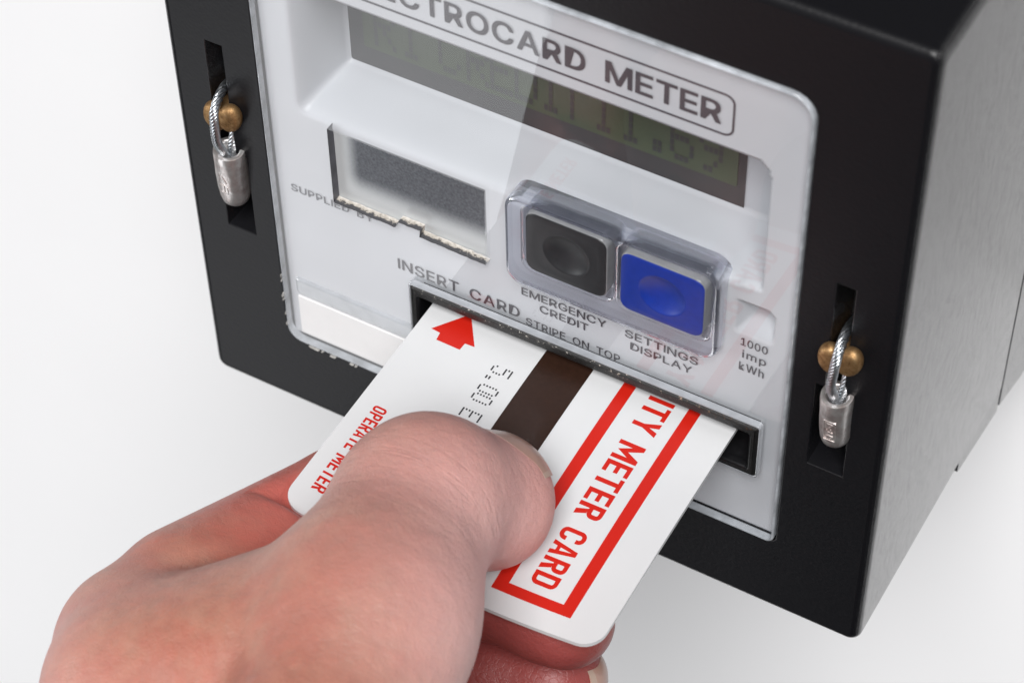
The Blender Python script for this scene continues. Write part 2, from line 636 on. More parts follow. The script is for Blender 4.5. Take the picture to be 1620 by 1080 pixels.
def glyph(c):
    W = 0.52
    if c == 'I': return rect(0, T, 0, 1), T
    if c == 'T': return rect(0, W, 1 - T, 1) + rect(W / 2 - T / 2, W / 2 + T / 2, 0, 1 - T), W
    if c == 'L': return rect(0, T, 0, 1) + rect(T, 0.46, 0, T), 0.46
    if c == 'E': return rect(0, T, 0, 1) + rect(T, 0.47, 0, T) + rect(T, 0.43, 0.5 - T / 2, 0.5 + T / 2) + rect(T, 0.47, 1 - T, 1), 0.47
    if c == 'O':
        h = half_ring(W / 2, W, 0, 1, 0.24)
        return h + mirror(h, W), W
    if c == 'D': return rect(0, T, 0, 1) + half_ring(T, W, 0, 1, 0.24), W
    if c == 'P': return rect(0, T, 0, 1) + half_ring(T, W, 0.40, 1, 0.22), W
    if c == 'R': return rect(0, T, 0, 1) + half_ring(T, W, 0.42, 1, 0.22) + [((0.20, 0.42), (W - 0.19, 0), (W + 0.01, 0), (0.38, 0.42))], W
    if c == 'C':
        r, ri = 0.24, 0.24 - T
        o = [(W, 0.68)] + arcp(W - r, 1 - r, r, 0, 90) + arcp(r, 1 - r, r, 90, 180) + arcp(r, r, r, 180, 270) + arcp(W - r, r, r, 270, 360) + [(W, 0.32)]
        i = [(W - T, 0.68)] + arcp(W - T - ri, 1 - T - ri, ri, 0, 90) + arcp(T + ri, 1 - T - ri, ri, 90, 180) + arcp(T + ri, T + ri, ri, 180, 270) + arcp(W - T - ri, T + ri, ri, 270, 360) + [(W - T, 0.32)]
        return strip(o, i), W
    if c == 'A':
        w_ = 0.56
        leg = [((0, 0), (0.17, 0), (w_ / 2, 0.80), (w_ / 2, 1), (w_ / 2 - 0.1, 1))]
        k = (w_ / 2 - 0.17) / 0.8
        bar = [((0.17 + k * 0.2, 0.2), (w_ - 0.17 - k * 0.2, 0.2), (w_ - 0.17 - k * 0.34, 0.34), (0.17 + k * 0.34, 0.34))]
        return leg + mirror(leg, w_) + bar, w_
    if c == 'M':
        w_ = 0.74
        d = [((T, 1), (T, 0.56), (w_ / 2, 0.10), (w_ / 2, 0.50))]
        return rect(0, T, 0, 1) + rect(w_ - T, w_, 0, 1) + d + mirror(d, w_), w_
    if c == 'Y':
        w_ = 0.56
        a = [((0, 1), (w_ / 2 - T / 2, 0.42), (w_ / 2, 0.42), (w_ / 2, 0.66), (0.19, 1))]
        return rect(w_ / 2 - T / 2, w_ / 2 + T / 2, 0, 0.42) + a + mirror(a, w_), w_
    return [], 0.3


def word(s, gap=0.10):
    x = 0
    out = []
    for c in s:
        q, w_ = glyph(c)
        out += [tuple((x + a, b) for a, b in poly) for poly in q]
        x += w_ + gap
    return out, x - gap


# ------------------------------------------------------------------ the wall
wall = link('wall', [(-1500, 95, -1600), (1500, 95, -1600), (1500, 95, 150), (-1500, 95, 150)], [(0, 1, 2, 3)], M['wall'])
tag(wall, 'plain smooth white wall behind the meter', None, None, 'structure')

# ------------------------------------------------------------------ the meter
meter = empty('electricity_meter')
tag(meter, 'black prepayment electricity meter with a pale face, display and two buttons', 'electricity meter')

panel_loop = rrect(16.9, 108.6, 17.2, 113.9, (3.0, 1.6, 4.0, 3.0))
chan_l = [(7.3, 39.9), (12.6, 39.9), (12.6, 57.6), (10.5, 57.6), (10.5, 80.6), (7.4, 80.6), (7.4, 57.6), (7.3, 57.6)]
chan_r = [(112.4, 40.0), (118.2, 40.0), (118.2, 58.6), (116.8, 58.6), (116.8, 81.0), (114.0, 81.0), (114.0, 58.6), (112.4, 58.6)]
frame = solid('front_frame', rrect(0, 124.5, 0, 128.2, 2.2, 8), [panel_loop, chan_l, chan_r], 0, 60, M['case'], meter,
              bev=1.5, hbev=0.25, back=False, smooth=30, steps=5)
for nm, x0, x1, z0, z1 in (('seal_recess', 6.8, 13.2, 39.3, 81.2), ('seal_recess', 111.8, 118.8, 39.4, 81.6)):
    solid(nm, rrect(x0, x1, z0, z1, 0), [], 7.5, 9.0, M['black'], meter, bev=0)
prism_x('case_skirt', [(41.5, 2.5), (41.5, -0.9), (42.5, -1.3), (60, -4.3), (60, 2.5)], 0.25, 124.44, M['case'], meter)
prism_x('rear_base', [(61.6, -4.4), (75, -8.7), (94.9, -13), (94.9, 127.4), (61.6, 127.4)], 0.4, 124.3, M['case'], meter)
prism_x('case_back', [(60.0, 1.5), (61.5, 1.5), (61.5, 126), (60.0, 126)], 1.2, 123.6, M['black'], meter)

# ---- pale inner panel as a relief: display pocket, plate pocket, pulse-lamp pocket
xs = np.arange(16.4, 109.21, 0.4)
zs = np.arange(16.4, 114.41, 0.4)
X, Z = np.meshgrid(xs, zs, indexing='ij')


def sstep(a, b, v):
    s = np.clip((v - a) / (b - a), 0, 1)
    return s * s * (3 - 2 * s)


def lin(a, b, v):
    return np.clip((v - a) / (b - a), 0, 1)


def soft(v):                                   # a straight ramp with slightly rounded ends
    return 0.65 * v + 0.35 * v * v * (3 - 2 * v)


Yp = np.full_like(X, 1.0)
dl = np.minimum.reduce([soft(lin(23.6, 26.3, X)), soft(lin(72.3, 75.6, Z)), lin(102.2, 101.7, X), lin(98.2, 97.7, Z)])
rc = np.hypot(np.maximum(X - 99.3, 0), np.maximum(Z - 95.2, 0))      # round upper right corner of the pocket
dl = np.where(rc > 2.7, 0, dl)
Yp += 11.05 * dl
lp = np.minimum.reduce([soft(lin(98.4, 101.2, X)), soft(lin(61.7, 65.5, Z)), lin(104.9, 104.4, X), lin(68.8, 68.3, Z)])
rc = np.hypot(np.maximum(X - 102.8, 0), np.maximum(Z - 66.7, 0))
lp = np.where(rc > 1.9, 0, lp)
Yp += 2.2 * lp
for _ in range(5):                              # the mouldings have rounded folds on the left and below
    Q = np.pad(Yp, 1, mode='edge')
    B = (Q[:-2, 1:-1] + Q[2:, 1:-1] + Q[1:-1, :-2] + Q[1:-1, 2:] + 2 * Yp) / 6
    wgt = np.clip((27.5 - X) / 1.5, 0, 1) + np.clip((77.0 - Z) / 1.5, 0, 1) * ((X < 99) & (Z > 69))
    wgt = np.clip(wgt, 0, 1) * (Yp < 11.6)
    Yp = Yp * (1 - wgt) + B * wgt
Yp += 1.2 * np.clip(1 - np.minimum(np.minimum(X - 16.9, 108.6 - X), np.minimum(Z - 17.2, 113.9 - Z)) / 1.3, 0, 1) ** 2
ni, nj = X.shape
idx = np.arange(ni * nj).reshape(ni, nj)
cx = (X[:-1, :-1] + X[1:, 1:]) / 2
cz = (Z[:-1, :-1] + Z[1:, 1:]) / 2
keep = ~((cx > 44.2) & (cx < 104.0) & (cz > 34.6) & (cz < 43.8)) & ~((cx > 29.0) & (cx < 56.5) & (cz > 55.9) & (cz < 70.6))
q = np.stack([idx[:-1, :-1], idx[1:, :-1], idx[1:, 1:], idx[:-1, 1:]], -1)[keep]
panel = link('inner_panel', np.stack([X, Yp, Z], -1).reshape(-1, 3), q.tolist(), M['panel'], meter, 180)

# ---- display
disp = solid('display', rrect(26.3, 93.9, 75.5, 98.5, (0.6, 0, 0, 0)), [], 11.9, 12.6, M['lcd_dark'], meter, bev=0)
solid('liquid_crystal', rrect(29.0, 92.6, 79.4, 98.0, 0.2), [], 11.8, 11.89, M['lcd_green'], disp, bev=0)
SEG = {'K': ('10001', '10010', '10100', '11000', '10100', '10010', '10001'),
       'R': ('11110', '10001', '10001', '11110', '10100', '10010', '10001'),
       'I': ('01110', '00100', '00100', '00100', '00100', '00100', '01110'),
       'T': ('11111', '00100', '00100', '00100', '00100', '00100', '00100'),
       'C': ('01110', '10001', '10000', '10000', '10000', '10001', '01110'),
       'E': ('11111', '10000', '10000', '11110', '10000', '10000', '11111'),
       'D': ('11110', '10001', '10001', '10001', '10001', '10001', '11110'),
       '1': ('00100', '01100', '00100', '00100', '00100', '00100', '01110'),
       '6': ('00110', '01000', '10000', '11110', '10001', '10001', '01110'),
       '9': ('01110', '10001', '10001', '01111', '00001', '00010', '01100'),
       '.': ('00000', '00000', '00000', '00000', '00000', '00110', '00110'),
       '5': ('11111', '10000', '11110', '00001', '00001', '10001', '01110'),
       '0': ('01110', '10001', '10001', '10001', '10001', '10001', '01110')}
V, F = [], []
pit = 0.98
for ch, x0 in zip('RICREDIT11.69', (31.0, 35.6, 42.4, 47.3, 51.4, 55.6, 59.8, 63.4, 68.7, 73.2, 77.2, 81.6, 86.3)):
    for r, row in enumerate(SEG[ch]):
        for c, b in enumerate(row):
            if b == '1':
                a, z0 = x0 + c * 0.80, 80.4 + (6 - r) * pit * 1.35
                k = len(V)
                V += [(a, 11.74, z0), (a + .66, 11.74, z0), (a + .66, 11.74, z0 + 1.15), (a, 11.74, z0 + 1.15)]
                F.append((k, k + 1, k + 2, k + 3))
link('digit', V, F, M['lcd_digit'], disp)

# ---- blank metal plate at the bottom of its pocket
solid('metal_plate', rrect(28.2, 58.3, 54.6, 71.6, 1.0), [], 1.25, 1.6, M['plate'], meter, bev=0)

# ---- white label
solid('label', rrect(19.3, 43.4, 18.9, 28.1, 0.2), [], 0.55, 0.9, M['label'], meter, bev=0.15)
solid('label_clip', rrect(19.0, 43.2, 28.6, 32.4, 0.8), [], 0.5, 0.95, M['lip'], meter, bev=0.6)

# ---- clear cover, cut out round the plate, the buttons and the card slot
hole_pts = [(29.3, 56.2), (40.6, 56.1), (41.1, 57.5), (45.2, 57.6), (45.0, 56.1), (56.9, 55.9), (57.1, 72.2), (29.3, 72.2)]
rough_hole = []
for i, a in enumerate(hole_pts):
    b = hole_pts[(i + 1) % len(hole_pts)]
    n = max(1, int(math.dist(a, b) / 0.55)) if i < 5 else 1
    for k in range(n):
        s = k / n
        jit = 0.09 if (0 < k and i < 5) else 0
        rough_hole.append((a[0] + (b[0] - a[0]) * s, a[1] + (b[1] - a[1]) * s + random.uniform(-jit, jit)))
btn_hole = rrect(60.8, 97.2, 55.7, 75.1, 3.2)
slot_hole = rrect(43.2, 104.8, 33.6, 45.3, 0.5)
cover_loop = rrect(17.1, 108.4, 17.4, 113.7, (2.9, 1.5, 3.9, 2.9))
cov = solid('clear_cover', cover_loop, [rough_hole, btn_hole, slot_hole], -0.5, 1.15, [M['cover'], M['cover_edge'], M['frost'], M['dark_edge']], meter,
            bev=0.35, hbev=0.0, smooth=30, fmats=(0, 1, 2))
# the two upright cut edges of the plate opening are clean and dark; the other holes are clear inside
for pg in cov.data.polygons:
    if pg.material_index == 2:
        c = pg.center / MM
        if not (29 < c.x < 57.5 and 55 < c.z < 73):
            pg.material_index = 0
        elif c.x > 56.5 and abs(pg.normal.x) > 0.9:
            pg.material_index = 0
        elif abs(pg.normal.x) > 0.9 and c.z > 58.5:
            pg.material_index = 3
        elif c.z > 71:
            pg.material_index = 0
# chips and glue along the lower left rim of the cover
V, F = [], []
for k in range(20):
    s = random.random()
    if k < 12:
        c = Vector((19.5 + 22 * s, -0.15, 17.15 + random.uniform(-.25, .05)))
    else:
        c = Vector((17.0 + random.uniform(-.25, .1), -0.15, 19 + 14 * s))
    w_, h_ = (random.uniform(.2, 1.1), random.uniform(.08, .18)) if k < 12 else (random.uniform(.1, .25), random.uniform(.15, .8))
    b = len(V)
    for dx, dz in ((-1, -.7), (.3, -1), (1, -.2), (.7, .9), (-.5, 1)):
        V.append((c.x + dx * w_ / 2, c.y - .28 + random.uniform(-.1, .1), c.z + dz * h_ / 2))
    for dx, dz in ((-1, -.7), (.3, -1), (1, -.2), (.7, .9), (-.5, 1)):
        V.append((c.x + dx * w_ / 2 * 1.2, c.y + .35, c.z + dz * h_ / 2 * 1.3))
    F += [(b, b + 1, b + 2, b + 3, b + 4)] + [(b + i, b + 5 + i, b + 5 + (i + 1) % 5, b + (i + 1) % 5) for i in range(5)]
M['chip'] = simple('dried_glue', (0.42, 0.41, 0.39), 0.5, var=0.2, vs=1.0)
tag(link('rim_chip', V, F, M['chip'], meter), 'whitish chips and dried glue along the lower left rim', kind='stuff')

# ---- print on the panel
yp = 0.93
face_text('ELECTROCARD', 33.6, 73.3, 102.0, 106.1, yp, meter, 'ink', 0.125, 1.1)
face_text('METER', 76.4, 94.3, 102.0, 106.1, yp, meter, 'ink', 0.125)
ol = rrect(31.4, 96.3, 100.2, 107.9, 1.6)
solid('title_border', ol, [inset(ol, 0.32)], 0.90, 0.98, M['ink'], meter, bev=0, hbev=0)
face_text('SUPPLIED BY', 20.2, 35.6, 53.3, 54.9, yp, meter, 'grey_ink', 0.03, 1.12)
face_text('INSERT CARD', 39.7, 62.0, 44.95, 47.4, yp, meter, 'ink', 0.045, 1.1)
face_text('STRIPE ON TOP', 63.1, 79.8, 44.15, 45.85, yp, meter, 'ink', 0.03, 1.1)
face_text('EMERGENCY', 62.4, 77.3, 50.75, 52.5, yp, meter, 'ink', 0.03, 1.06)
face_text('CREDIT', 65.6, 74.2, 48.35, 50.05, yp, meter, 'ink', 0.03, 1.06)
face_text('SETTINGS', 80.5, 93.0, 50.75, 52.5, yp, meter, 'ink', 0.03, 1.06)
face_text('DISPLAY', 81.5, 92.1, 48.3, 50, yp, meter, 'ink', 0.03, 1.06)
face_text('1000', 99.7, 104.1, 59.4, 61.1, yp, meter, 'ink', 0.03, 1.12)
face_text('imp', 100.1, 104.0, 56.3, 58.5, yp, meter, 'ink', 0.03, 1.2)
face_text('kWh', 99.7, 103.8, 53.9, 55.7, yp, meter, 'ink', 0.03, 1.12)

# ---- buttons in their clear surround
surround = solid('button_surround', rrect(61.0, 97.0, 55.9, 74.9, 3.0, 8), [rrect(64.4, 79.6, 60.5, 74.1, 1.8), rrect(80.4, 95.6, 60.3, 73.9, 1.8)],
                 -1.7, 2.6, M['housing'], meter, bev=0.7, hbev=0.5, steps=4)


def button(x0, x1, z0, z1, mat, dimple):
    b = solid('button', rrect(x0, x1, z0, z1, 1.7, 8), [[(dimple[0] + 4.25 * math.cos(k * math.pi / 16), dimple[1] + 4.25 * math.sin(k * math.pi / 16)) for k in range(32)]], -2.28, 2.7, [M['button_side']], meter, bev=0.25, steps=3)
    # coloured face: a rounded sheet with a finger dimple, modelled as a polar grid
    outl = rrect(x0 + .12, x1 - .12, z0 + .12, z1 - .12, 1.6, 8)
    cx, cz = dimple
    n = 72
    V, F = [], []
    rad_d = 3.9
    per = []
    for k in range(n):
        a = 2 * math.pi * k / n
        d = Vector((math.cos(a), math.sin(a)))
        best = 99
        for i in range(len(outl)):
            p1, p2 = Vector(outl[i]) - Vector((cx, cz)), Vector(outl[(i + 1) % len(outl)]) - Vector((cx, cz))
            e = p2 - p1
            den = d.x * e.y - d.y * e.x
            if abs(den) < 1e-9: continue
            s = (p1.x * e.y - p1.y * e.x) / den
            u = (p1.x * d.y - p1.y * d.x) / den
            if s > 0 and -1e-6 <= u <= 1 + 1e-6: best = min(best, s)
        per.append((d, best))
    rows = []
    for fr in (0.25, 0.5, 0.75, 0.88, 0.95, 1.0, 1.05):
        rr_ = rad_d * fr
        dep = 1.1 * max(0, 1 - fr * fr) + (0.06 if 0.9 < fr < 1.02 else 0) * -0.6
        rows.append([(cx + d.x * rr_, -2.46 + dep, cz + d.y * rr_) for d, _ in per])
    for fr, dy in ((0.5, 0), (0.93, 0), (0.985, 0.05), (1.0, 0.17)):
        rows.append([(cx + d.x * (rad_d * 1.05 + (m - rad_d * 1.05) * fr), -2.46 + dy, cz + d.y * (rad_d * 1.05 + (m - rad_d * 1.05) * fr)) for d, m in per])
    V.append((cx, -2.46 + 1.1, cz))
    for r in rows: V.extend(r)
    for k in range(n): F.append((0, 1 + k, 1 + (k + 1) % n))
    for r in range(len(rows) - 1):
        for k in range(n):
            j = (k + 1) % n
            F.append((1 + r * n + k, 1 + (r + 1) * n + k, 1 + (r + 1) * n + j, 1 + r * n + j))
    link('button_face', V, F, M[mat], b, 50)
    return b


b1 = button(65.1, 78.9, 61.4, 73.8, 'button_dark', (72.1, 67.6))
tag(b1, 'charcoal grey square push button with a round dimple')
b2 = button(81.1, 95.0, 61.2, 73.3, 'button_blue', (88.1, 67.2))
tag(b2, 'bright blue square push button with a round dimple')

# ---- card slot: clear lip, worn black mouth
lip = solid('slot_lip', rrect(42.95, 105.05, 33.2, 45.6, 0.6), [rrect(43.3, 104.75, 33.6, 45.2, 0.4)], -1.5, -0.42, M['lip'], meter, bev=0.2, hbev=0.1)
mouth = solid('slot_mouth', rrect(43.32, 104.73, 33.62, 45.18, 0.4), [rrect(44.9, 103.2, 35.2, 43.1, 0.3)], -1.75, -0.42, [M['black'], M['worn'], M['black']], meter,
              bev=0.55, hbev=0.5, fmats=(1, 1, 2))
solid('slot_tunnel', rrect(44.6, 103.5, 34.9, 43.4, 0.3), [rrect(44.9, 103.2, 35.2, 43.1, 0.3)], -0.40, 40, M['black'], meter, bev=0, hbev=0)
solid('slot_interior', rrect(43.7, 104.3, 34.2, 45.6, 0.1), [], 48, 49, M['black'], meter, bev=0)

# ---- brass sealing screws: two rounded wings with a cleft for the wire
def stud(cx, cz):
    parts = []
    for sx, ang in ((-1, 0.16), (1, -0.22)):
        bm = bmesh.new()
        bmesh.ops.create_uvsphere(bm, u_segments=20, v_segments=12, radius=1.0)
        v = []
        for q in bm.verts:
            x, y, z = q.co
            x, y, z = x * 2.0, y * 1.8, z * 2.75
            y = max(y, -1.30 + 0.10 * abs(x) + 0.05 * abs(z))                # flattened front
            x, z = x * math.cos(ang) - z * math.sin(ang), x * math.sin(ang) + z * math.cos(ang)
            v.append((cx + sx * 1.4 + x, -1.0 + y, cz + z + 0.35 * sx))
        v_idx = {q: i for i, q in enumerate(bm.verts)}
        f = [tuple(v_idx[q] for q in fc.verts) for fc in bm.faces]
        bm.free()
        parts.append((v, f))
    n = 18                                                     # shank in the slot
    sh = [(cx + 1.9 * math.cos(2 * math.pi * k / n), y, cz + 1.9 * math.sin(2 * math.pi * k / n)) for y in (-0.6, 7.4) for k in range(n)]
    parts.append((sh, [(k, (k + 1) % n, n + (k + 1) % n, n + k) for k in range(n)] + [tuple(range(n - 1, -1, -1))]))
    V, F = merge(parts)
    return link('sealing_screw', V, F, M['brass'], meter, 60)


stud(9.9, 66.4)
stud(116.1, 67.1)


# ------------------------------------------------------------------ the two wire seals (hung on the screws)
def seal(label, group, ctrl, top, bot, marks, squash):
    s = empty('wire_seal')
    tag(s, label, 'wire seal', group)
    path = catmull(ctrl, 14)
    strands = []
    n = len(path)
    for k in range(6):
        pts = []
        for i, q in enumerate(path):
            tan = Vector(path[min(i + 1, n - 1)] - path[max(i - 1, 0)]).normalized()
            a = tan.cross(Vector((0.2, 1, 0.1))).normalized()
            b = tan.cross(a)
            ph = 2 * math.pi * (k / 6 + i / 15.0)
            pts.append(tuple(Vector(q) + (a * math.cos(ph) + b * math.sin(ph)) * 0.50))
        strands.append(tube(pts, 0.29, 6))
    strands.append(tube([tuple(q) for q in path], 0.42, 6))
    V, F = merge(strands)
    link('wire', V, F, M['steel'], s, 80)
    # ferrule: a crimped barrel, open at the top
    A, B = Vector(top), Vector(bot)
    ax = (B - A)
    L = ax.length
    ax.normalize()
    sx = Vector((0, 1, 0)).cross(ax).normalized() * -1
    sy = ax.cross(sx)
    prof = [(3.0, 1.2), (0.6, 1.75), (0.10, 1.95), (0.0, 2.25), (0.10, 2.75), (0.9, 2.84), (2.5, 2.86), (5.0, 3.0), (8.0, 2.95), (10.4, 2.72), (11.6, 2.45), (12.2, 2.0), (12.45, 1.2), (12.5, 0.0)]
    n = 40
    V, F = [], []
    for d, r in prof:
        for k in range(n):
            a = 2 * math.pi * k / n
            # flattened crimp faces: superellipse in the middle of the barrel
            m = math.exp(-((d - 6.3) / 3.6) ** 4)
            e = 1 / ((abs(math.cos(a)) ** 3.2 + abs(math.sin(a)) ** 3.2) ** (1 / 3.2))
            rad = r * (1 - m + m * (0.80 + 0.20 * (e - 1) / 0.26 if e > 1 else 0.80)) if m > 0.01 else r
            rad = r * ((1 - m) + m * (0.86 * e))
            q = A + ax * (d * L / 12.5) + sx * (rad * math.cos(a) * squash) + sy * (rad * math.sin(a) * 0.92)
            V.append(tuple(q))
    for i in range(len(prof) - 1):
        for k in range(n):
            j = (k + 1) % n
            F.append((i * n + k, i * n + j, (i + 1) * n + j, (i + 1) * n + k))
    F.append(tuple(range(n)))
    fer = link('ferrule', V, F, M['alloy'], s, 50)
    bm = bmesh.new()
    bm.from_mesh(fer.data)
    bmesh.ops.recalc_face_normals(bm, faces=bm.faces)
    bm.to_mesh(fer.data)
    bm.free()
    # stamped marks standing proud of the crimp face
    V, F = [], []
    front = -sy if sy.y > 0 else sy
    rt = sx if sx.x > 0 else -sx
    for (u0, d0, u1, d1) in marks:
        P0 = A + ax * d0 + rt * u0 + front * (3.0 * 0.92 * 0.86 + 0.02)
        P1 = A + ax * d1 + rt * u1 + front * (3.0 * 0.92 * 0.86 + 0.02)
        v, f = tube([tuple(P0), tuple(P0 * .5 + P1 * .5), tuple(P1)], 0.09, 6)
        b = len(V)
        V += v
        F += [tuple(i + b for i in q) for q in f]
    link('stamped_mark', V, F, M['alloy'], fer, 60)
    return s


seal('twisted wire seal with a plain rubbed ferrule, on the left edge near the metal plate', 'wire seals on the meter',
     [(8.9, 6, 69.5), (9.6, 0.5, 71.2), (10.5, -3.6, 70.2), (10.6, -4.3, 67.0), (10.1, -3.6, 63.0), (9.6, -2.0, 59.5), (9.5, -1.0, 57.2),
      (9.8, -0.2, 57.0), (10.1, 0.2, 59.5), (9.9, 2.0, 63.0), (9.5, 5.5, 65.5)],
     (10.0, -0.8, 59.2), (9.3, 0.4, 46.4), [(-.9, 4.2, -.9, 6.0), (-.4, 4.4, .4, 6.2), (-.9, 7.0, -.2, 7.0), (-.2, 7.0, -.2, 8.6), (.4, 7.2, .4, 8.8), (-.9, 8.8, 0, 8.8)], 0.93)
seal('twisted wire seal with a boxed stamped number on its ferrule, beside the 1000 imp print', 'wire seals on the meter',
     [(115.6, 6, 69.5), (116.0, 0.5, 71.6), (116.5, -3.4, 70.6), (116.4, -4.2, 67.6), (116.0, -3.4, 63.5), (115.9, -1.6, 59.6), (115.9, -1.0, 57.5),
      (116.3, -.2, 57.2), (116.7, 0.4, 59.6), (116.6, 2.2, 63.2), (116.2, 5.5, 66)],
     (116.2, -0.8, 59.2), (116.4, 0.2, 48.0), [(-.9, 4.0, .9, 4.0), (-.9, 4.0, -.9, 8.6), (-.9, 8.6, .9, 8.6), (.9, 4.0, .9, 8.6), (-.4, 4.6, .5, 4.6), (.5, 4.6, -.1, 5.6),
      (-.4, 6.0, -.4, 6.6), (-.4, 6.6, .5, 6.6), (.2, 5.9, .2, 7.1), (-.4, 7.5, .5, 7.5), (.5, 7.5, 0, 8.3)], 0.88)

# ------------------------------------------------------------------ the card
card = empty('meter_card')
tag(card, 'white plastic electricity meter card half inserted in the slot, red print and brown stripe', 'card')
CX0, CX1, CY0, CY1, CZ = 46.5, 100.5, -45.3, 40.3, 41.1


def bend(x, y):
    """the card bows down under the thumb"""
    u = (x - CX0) / 54.0
    b = 1 - ((u - .56) / .56) ** 2 if u < .56 else 1 - .65 * ((u - .56) / .44) ** 2
    return -3.6 * (min(y, 0) / 45.0) ** 2 * b


def lay(x, y, h):
    return (x, y, CZ + bend(x, y) + h)


V, F = [], []
rows = [CY0 + 3.3 * (1 - math.cos(math.pi / 2 * k / 7)) for k in range(8)] + list(np.arange(CY0 + 4.3, CY1 - 1, 1.3)) + [CY1]
nc = 40
for h in (0.0, -0.76):
    for y in rows:
        d = max(0, CY0 + 3.3 - y)
        ins = 3.3 - math.sqrt(max(0, 3.3 ** 2 - d ** 2))
        for k in range(nc + 1):
            x = CX0 + ins + (CX1 - CX0 - 2 * ins) * k / nc
            V.append(lay(x, y, h))
nr, w1 = len(rows), nc + 1
off = nr * w1
for i in range(nr - 1):
    for k in range(nc):
        a = i * w1 + k
        F.append((a, a + 1, a + w1 + 1, a + w1))
        F.append((off + a, off + a + w1, off + a + w1 + 1, off + a + 1))
ring = [k for k in range(w1)] + [i * w1 + nc for i in range(1, nr)] + [(nr - 1) * w1 + k for k in range(nc - 1, -1, -1)] + [i * w1 for i in range(nr - 2, 0, -1)]
for i in range(len(ring)):
    a, b = ring[i], ring[(i + 1) % len(ring)]
    F.append((a, off + a, off + b, b))
link('card_body', V, F, M['card'], card, 40)


def grid_print(name, x0, x1, y0, y1, mat, h=0.03):
    nx, ny = max(1, int((x1 - x0) / 1.3)), max(1, int(abs(y1 - y0) / 1.3))
    V, F = [], []
    for i in range(nx + 1):
        for j in range(ny + 1):
            V.append(lay(x0 + (x1 - x0) * i / nx, y0 + (y1 - y0) * j / ny, h))
    for i in range(nx):
        for j in range(ny):
            a = i * (ny + 1) + j
            F.append((a, a + ny + 1, a + ny + 2, a + 1))
    return V, F


def put(name, pieces, mat):
    V, F = merge(pieces)
    return link(name, V, F, M[mat], card)


put('magnetic_stripe', [grid_print('', 67.3, 75.7, CY0 + 0.02, 30, 'brown')], 'brown')
put('red_border', [grid_print('', 81.1, 83.2, -41.95, 38, 'red'), grid_print('', 92.35, 94.4, -41.95, 38, 'red'), grid_print('', 83.2, 92.35, -41.95, -40.2, 'red')], 'red')
# arrow pointing into the slot
ar = [(53.05, 0.9), (49.0, -4.75), (50.7, -4.9), (50.9, -6.4), (55.2, -6.45), (55.3, -4.95), (57.0, -4.85)]
link('arrow', [lay(x, y, 0.03) for x, y in ar], [(6, 5, 2, 1, 0)[::-1], (5, 4, 3, 2)[::-1]], M['red'], card)


def card_word(s, y0, y1, x0, x1):
    polys, wd = word(s)
    V, F = [], []
    for pg in polys:
        b = len(V)
        V += [lay(x0 + (x1 - x0) * v_, y0 + (y1 - y0) * u_ / wd, 0.03) for u_, v_ in pg]
        F.append(tuple(range(b, b + len(pg))))
    o = link('lettering', V, F, M['red'], card)
    bm = bmesh.new()
    bm.from_mesh(o.data)
    for f_ in bm.faces:
        if f_.normal.z < 0: f_.normal_flip()
    bm.to_mesh(o.data)
    bm.free()
    return o


card_word('ELECTRICITY', 22.0, -7.6, 85.85, 90.2)
card_word('METER', -10.05, -25.35, 85.85, 90.2)
card_word('CARD', -27.9, -38.75, 85.75, 90.0)
card_word('OPERATE', -22.35, -31.8, 49.35, 51.65)
card_word('METER', -33.1, -40.7, 49.1, 51.4)
# dot-matrix amount
V, F = [], []
for ch, y0 in (('5', -6.55), ('.', -8.3), ('0', -10.75), ('0', -12.7), ('E', -16.2)):
    for r, row in enumerate(SEG[ch]):
        for c, b in enumerate(row):
            if b == '1':
                if ch in '50E' and r == 0 and False: continue
                x, y = 61.6 + (6 - r) * 0.53, y0 - c * 0.335
                k = len(V)
                for a in range(8):
                    t_ = 2 * math.pi * a / 8
                    V.append(lay(x + 0.16 * math.cos(t_), y + 0.20 * math.sin(t_), 0.03))
                F.append(tuple(range(k, k + 8)))
link('lettering', V, F, M['dots'], card)
# ------------------------------------------------------------------ the hand
# The whole hand is one surface: a signed distance field of tapered bones, blended smoothly,
# turned into a mesh with surface nets.  Points are millimetres in scene space.
def cone(P, a, b, ra, rb):
    a, b = np.array(a, np.float32), np.array(b, np.float32)
    ba = b - a
    pa = P - a
    h = np.clip((pa @ ba) / float(ba @ ba), 0, 1)
    return np.sqrt(((pa - h[..., None] * ba) ** 2).sum(-1)) - (ra + (rb - ra) * h)


def smin(a, b, k):
    h = np.clip(0.5 + 0.5 * (b - a) / k, 0, 1)
    return b + (a - b) * h - k * h * (1 - h)


def smax(a, b, k):
    return -smin(-a, -b, k)


def ell(P, c, r, axes=None):
    q = P - np.array(c, np.float32)
    if axes is not None:
        q = q @ np.array(axes, np.float32).T
    q = q / np.array(r, np.float32)
    n = np.sqrt((q ** 2).sum(-1))
    return (n - 1) * min(r)


TH = [(87, -112, 58), (78.0, -68.5, 59.5), (71.8, -44.5, 55.6), (76.3, -34.0, 47.4)]      # thumb: base, knuckle, joint, tip
IX = [(41.0, -75.0, 37.0), (51.2, -33.2, 27.8), (76.0, -37.0, 30.0), (91.5, -37.6, 31.0)]
MD = [(45.0, -80.0, 17.0), (66.0, -44.0, 8.0), (80.0, -39.5, 11.5), (89.0, -37.6, 14.0)]
RG = [(52.0, -86.0, 0.0), (73.0, -54.0, -8.0), (88.0, -50.0, -3.0), (95.0, -52.0, 0.0)]
LT = [(62.0, -93.0, -13.0), (78.0, -68.0, -19.0), (89.0, -66.0, -13.0), (94.0, -68.0, -9.0)]
WR = (92.0, -150.0, 40.0)
EL = (122.0, -235.0, 52.0)


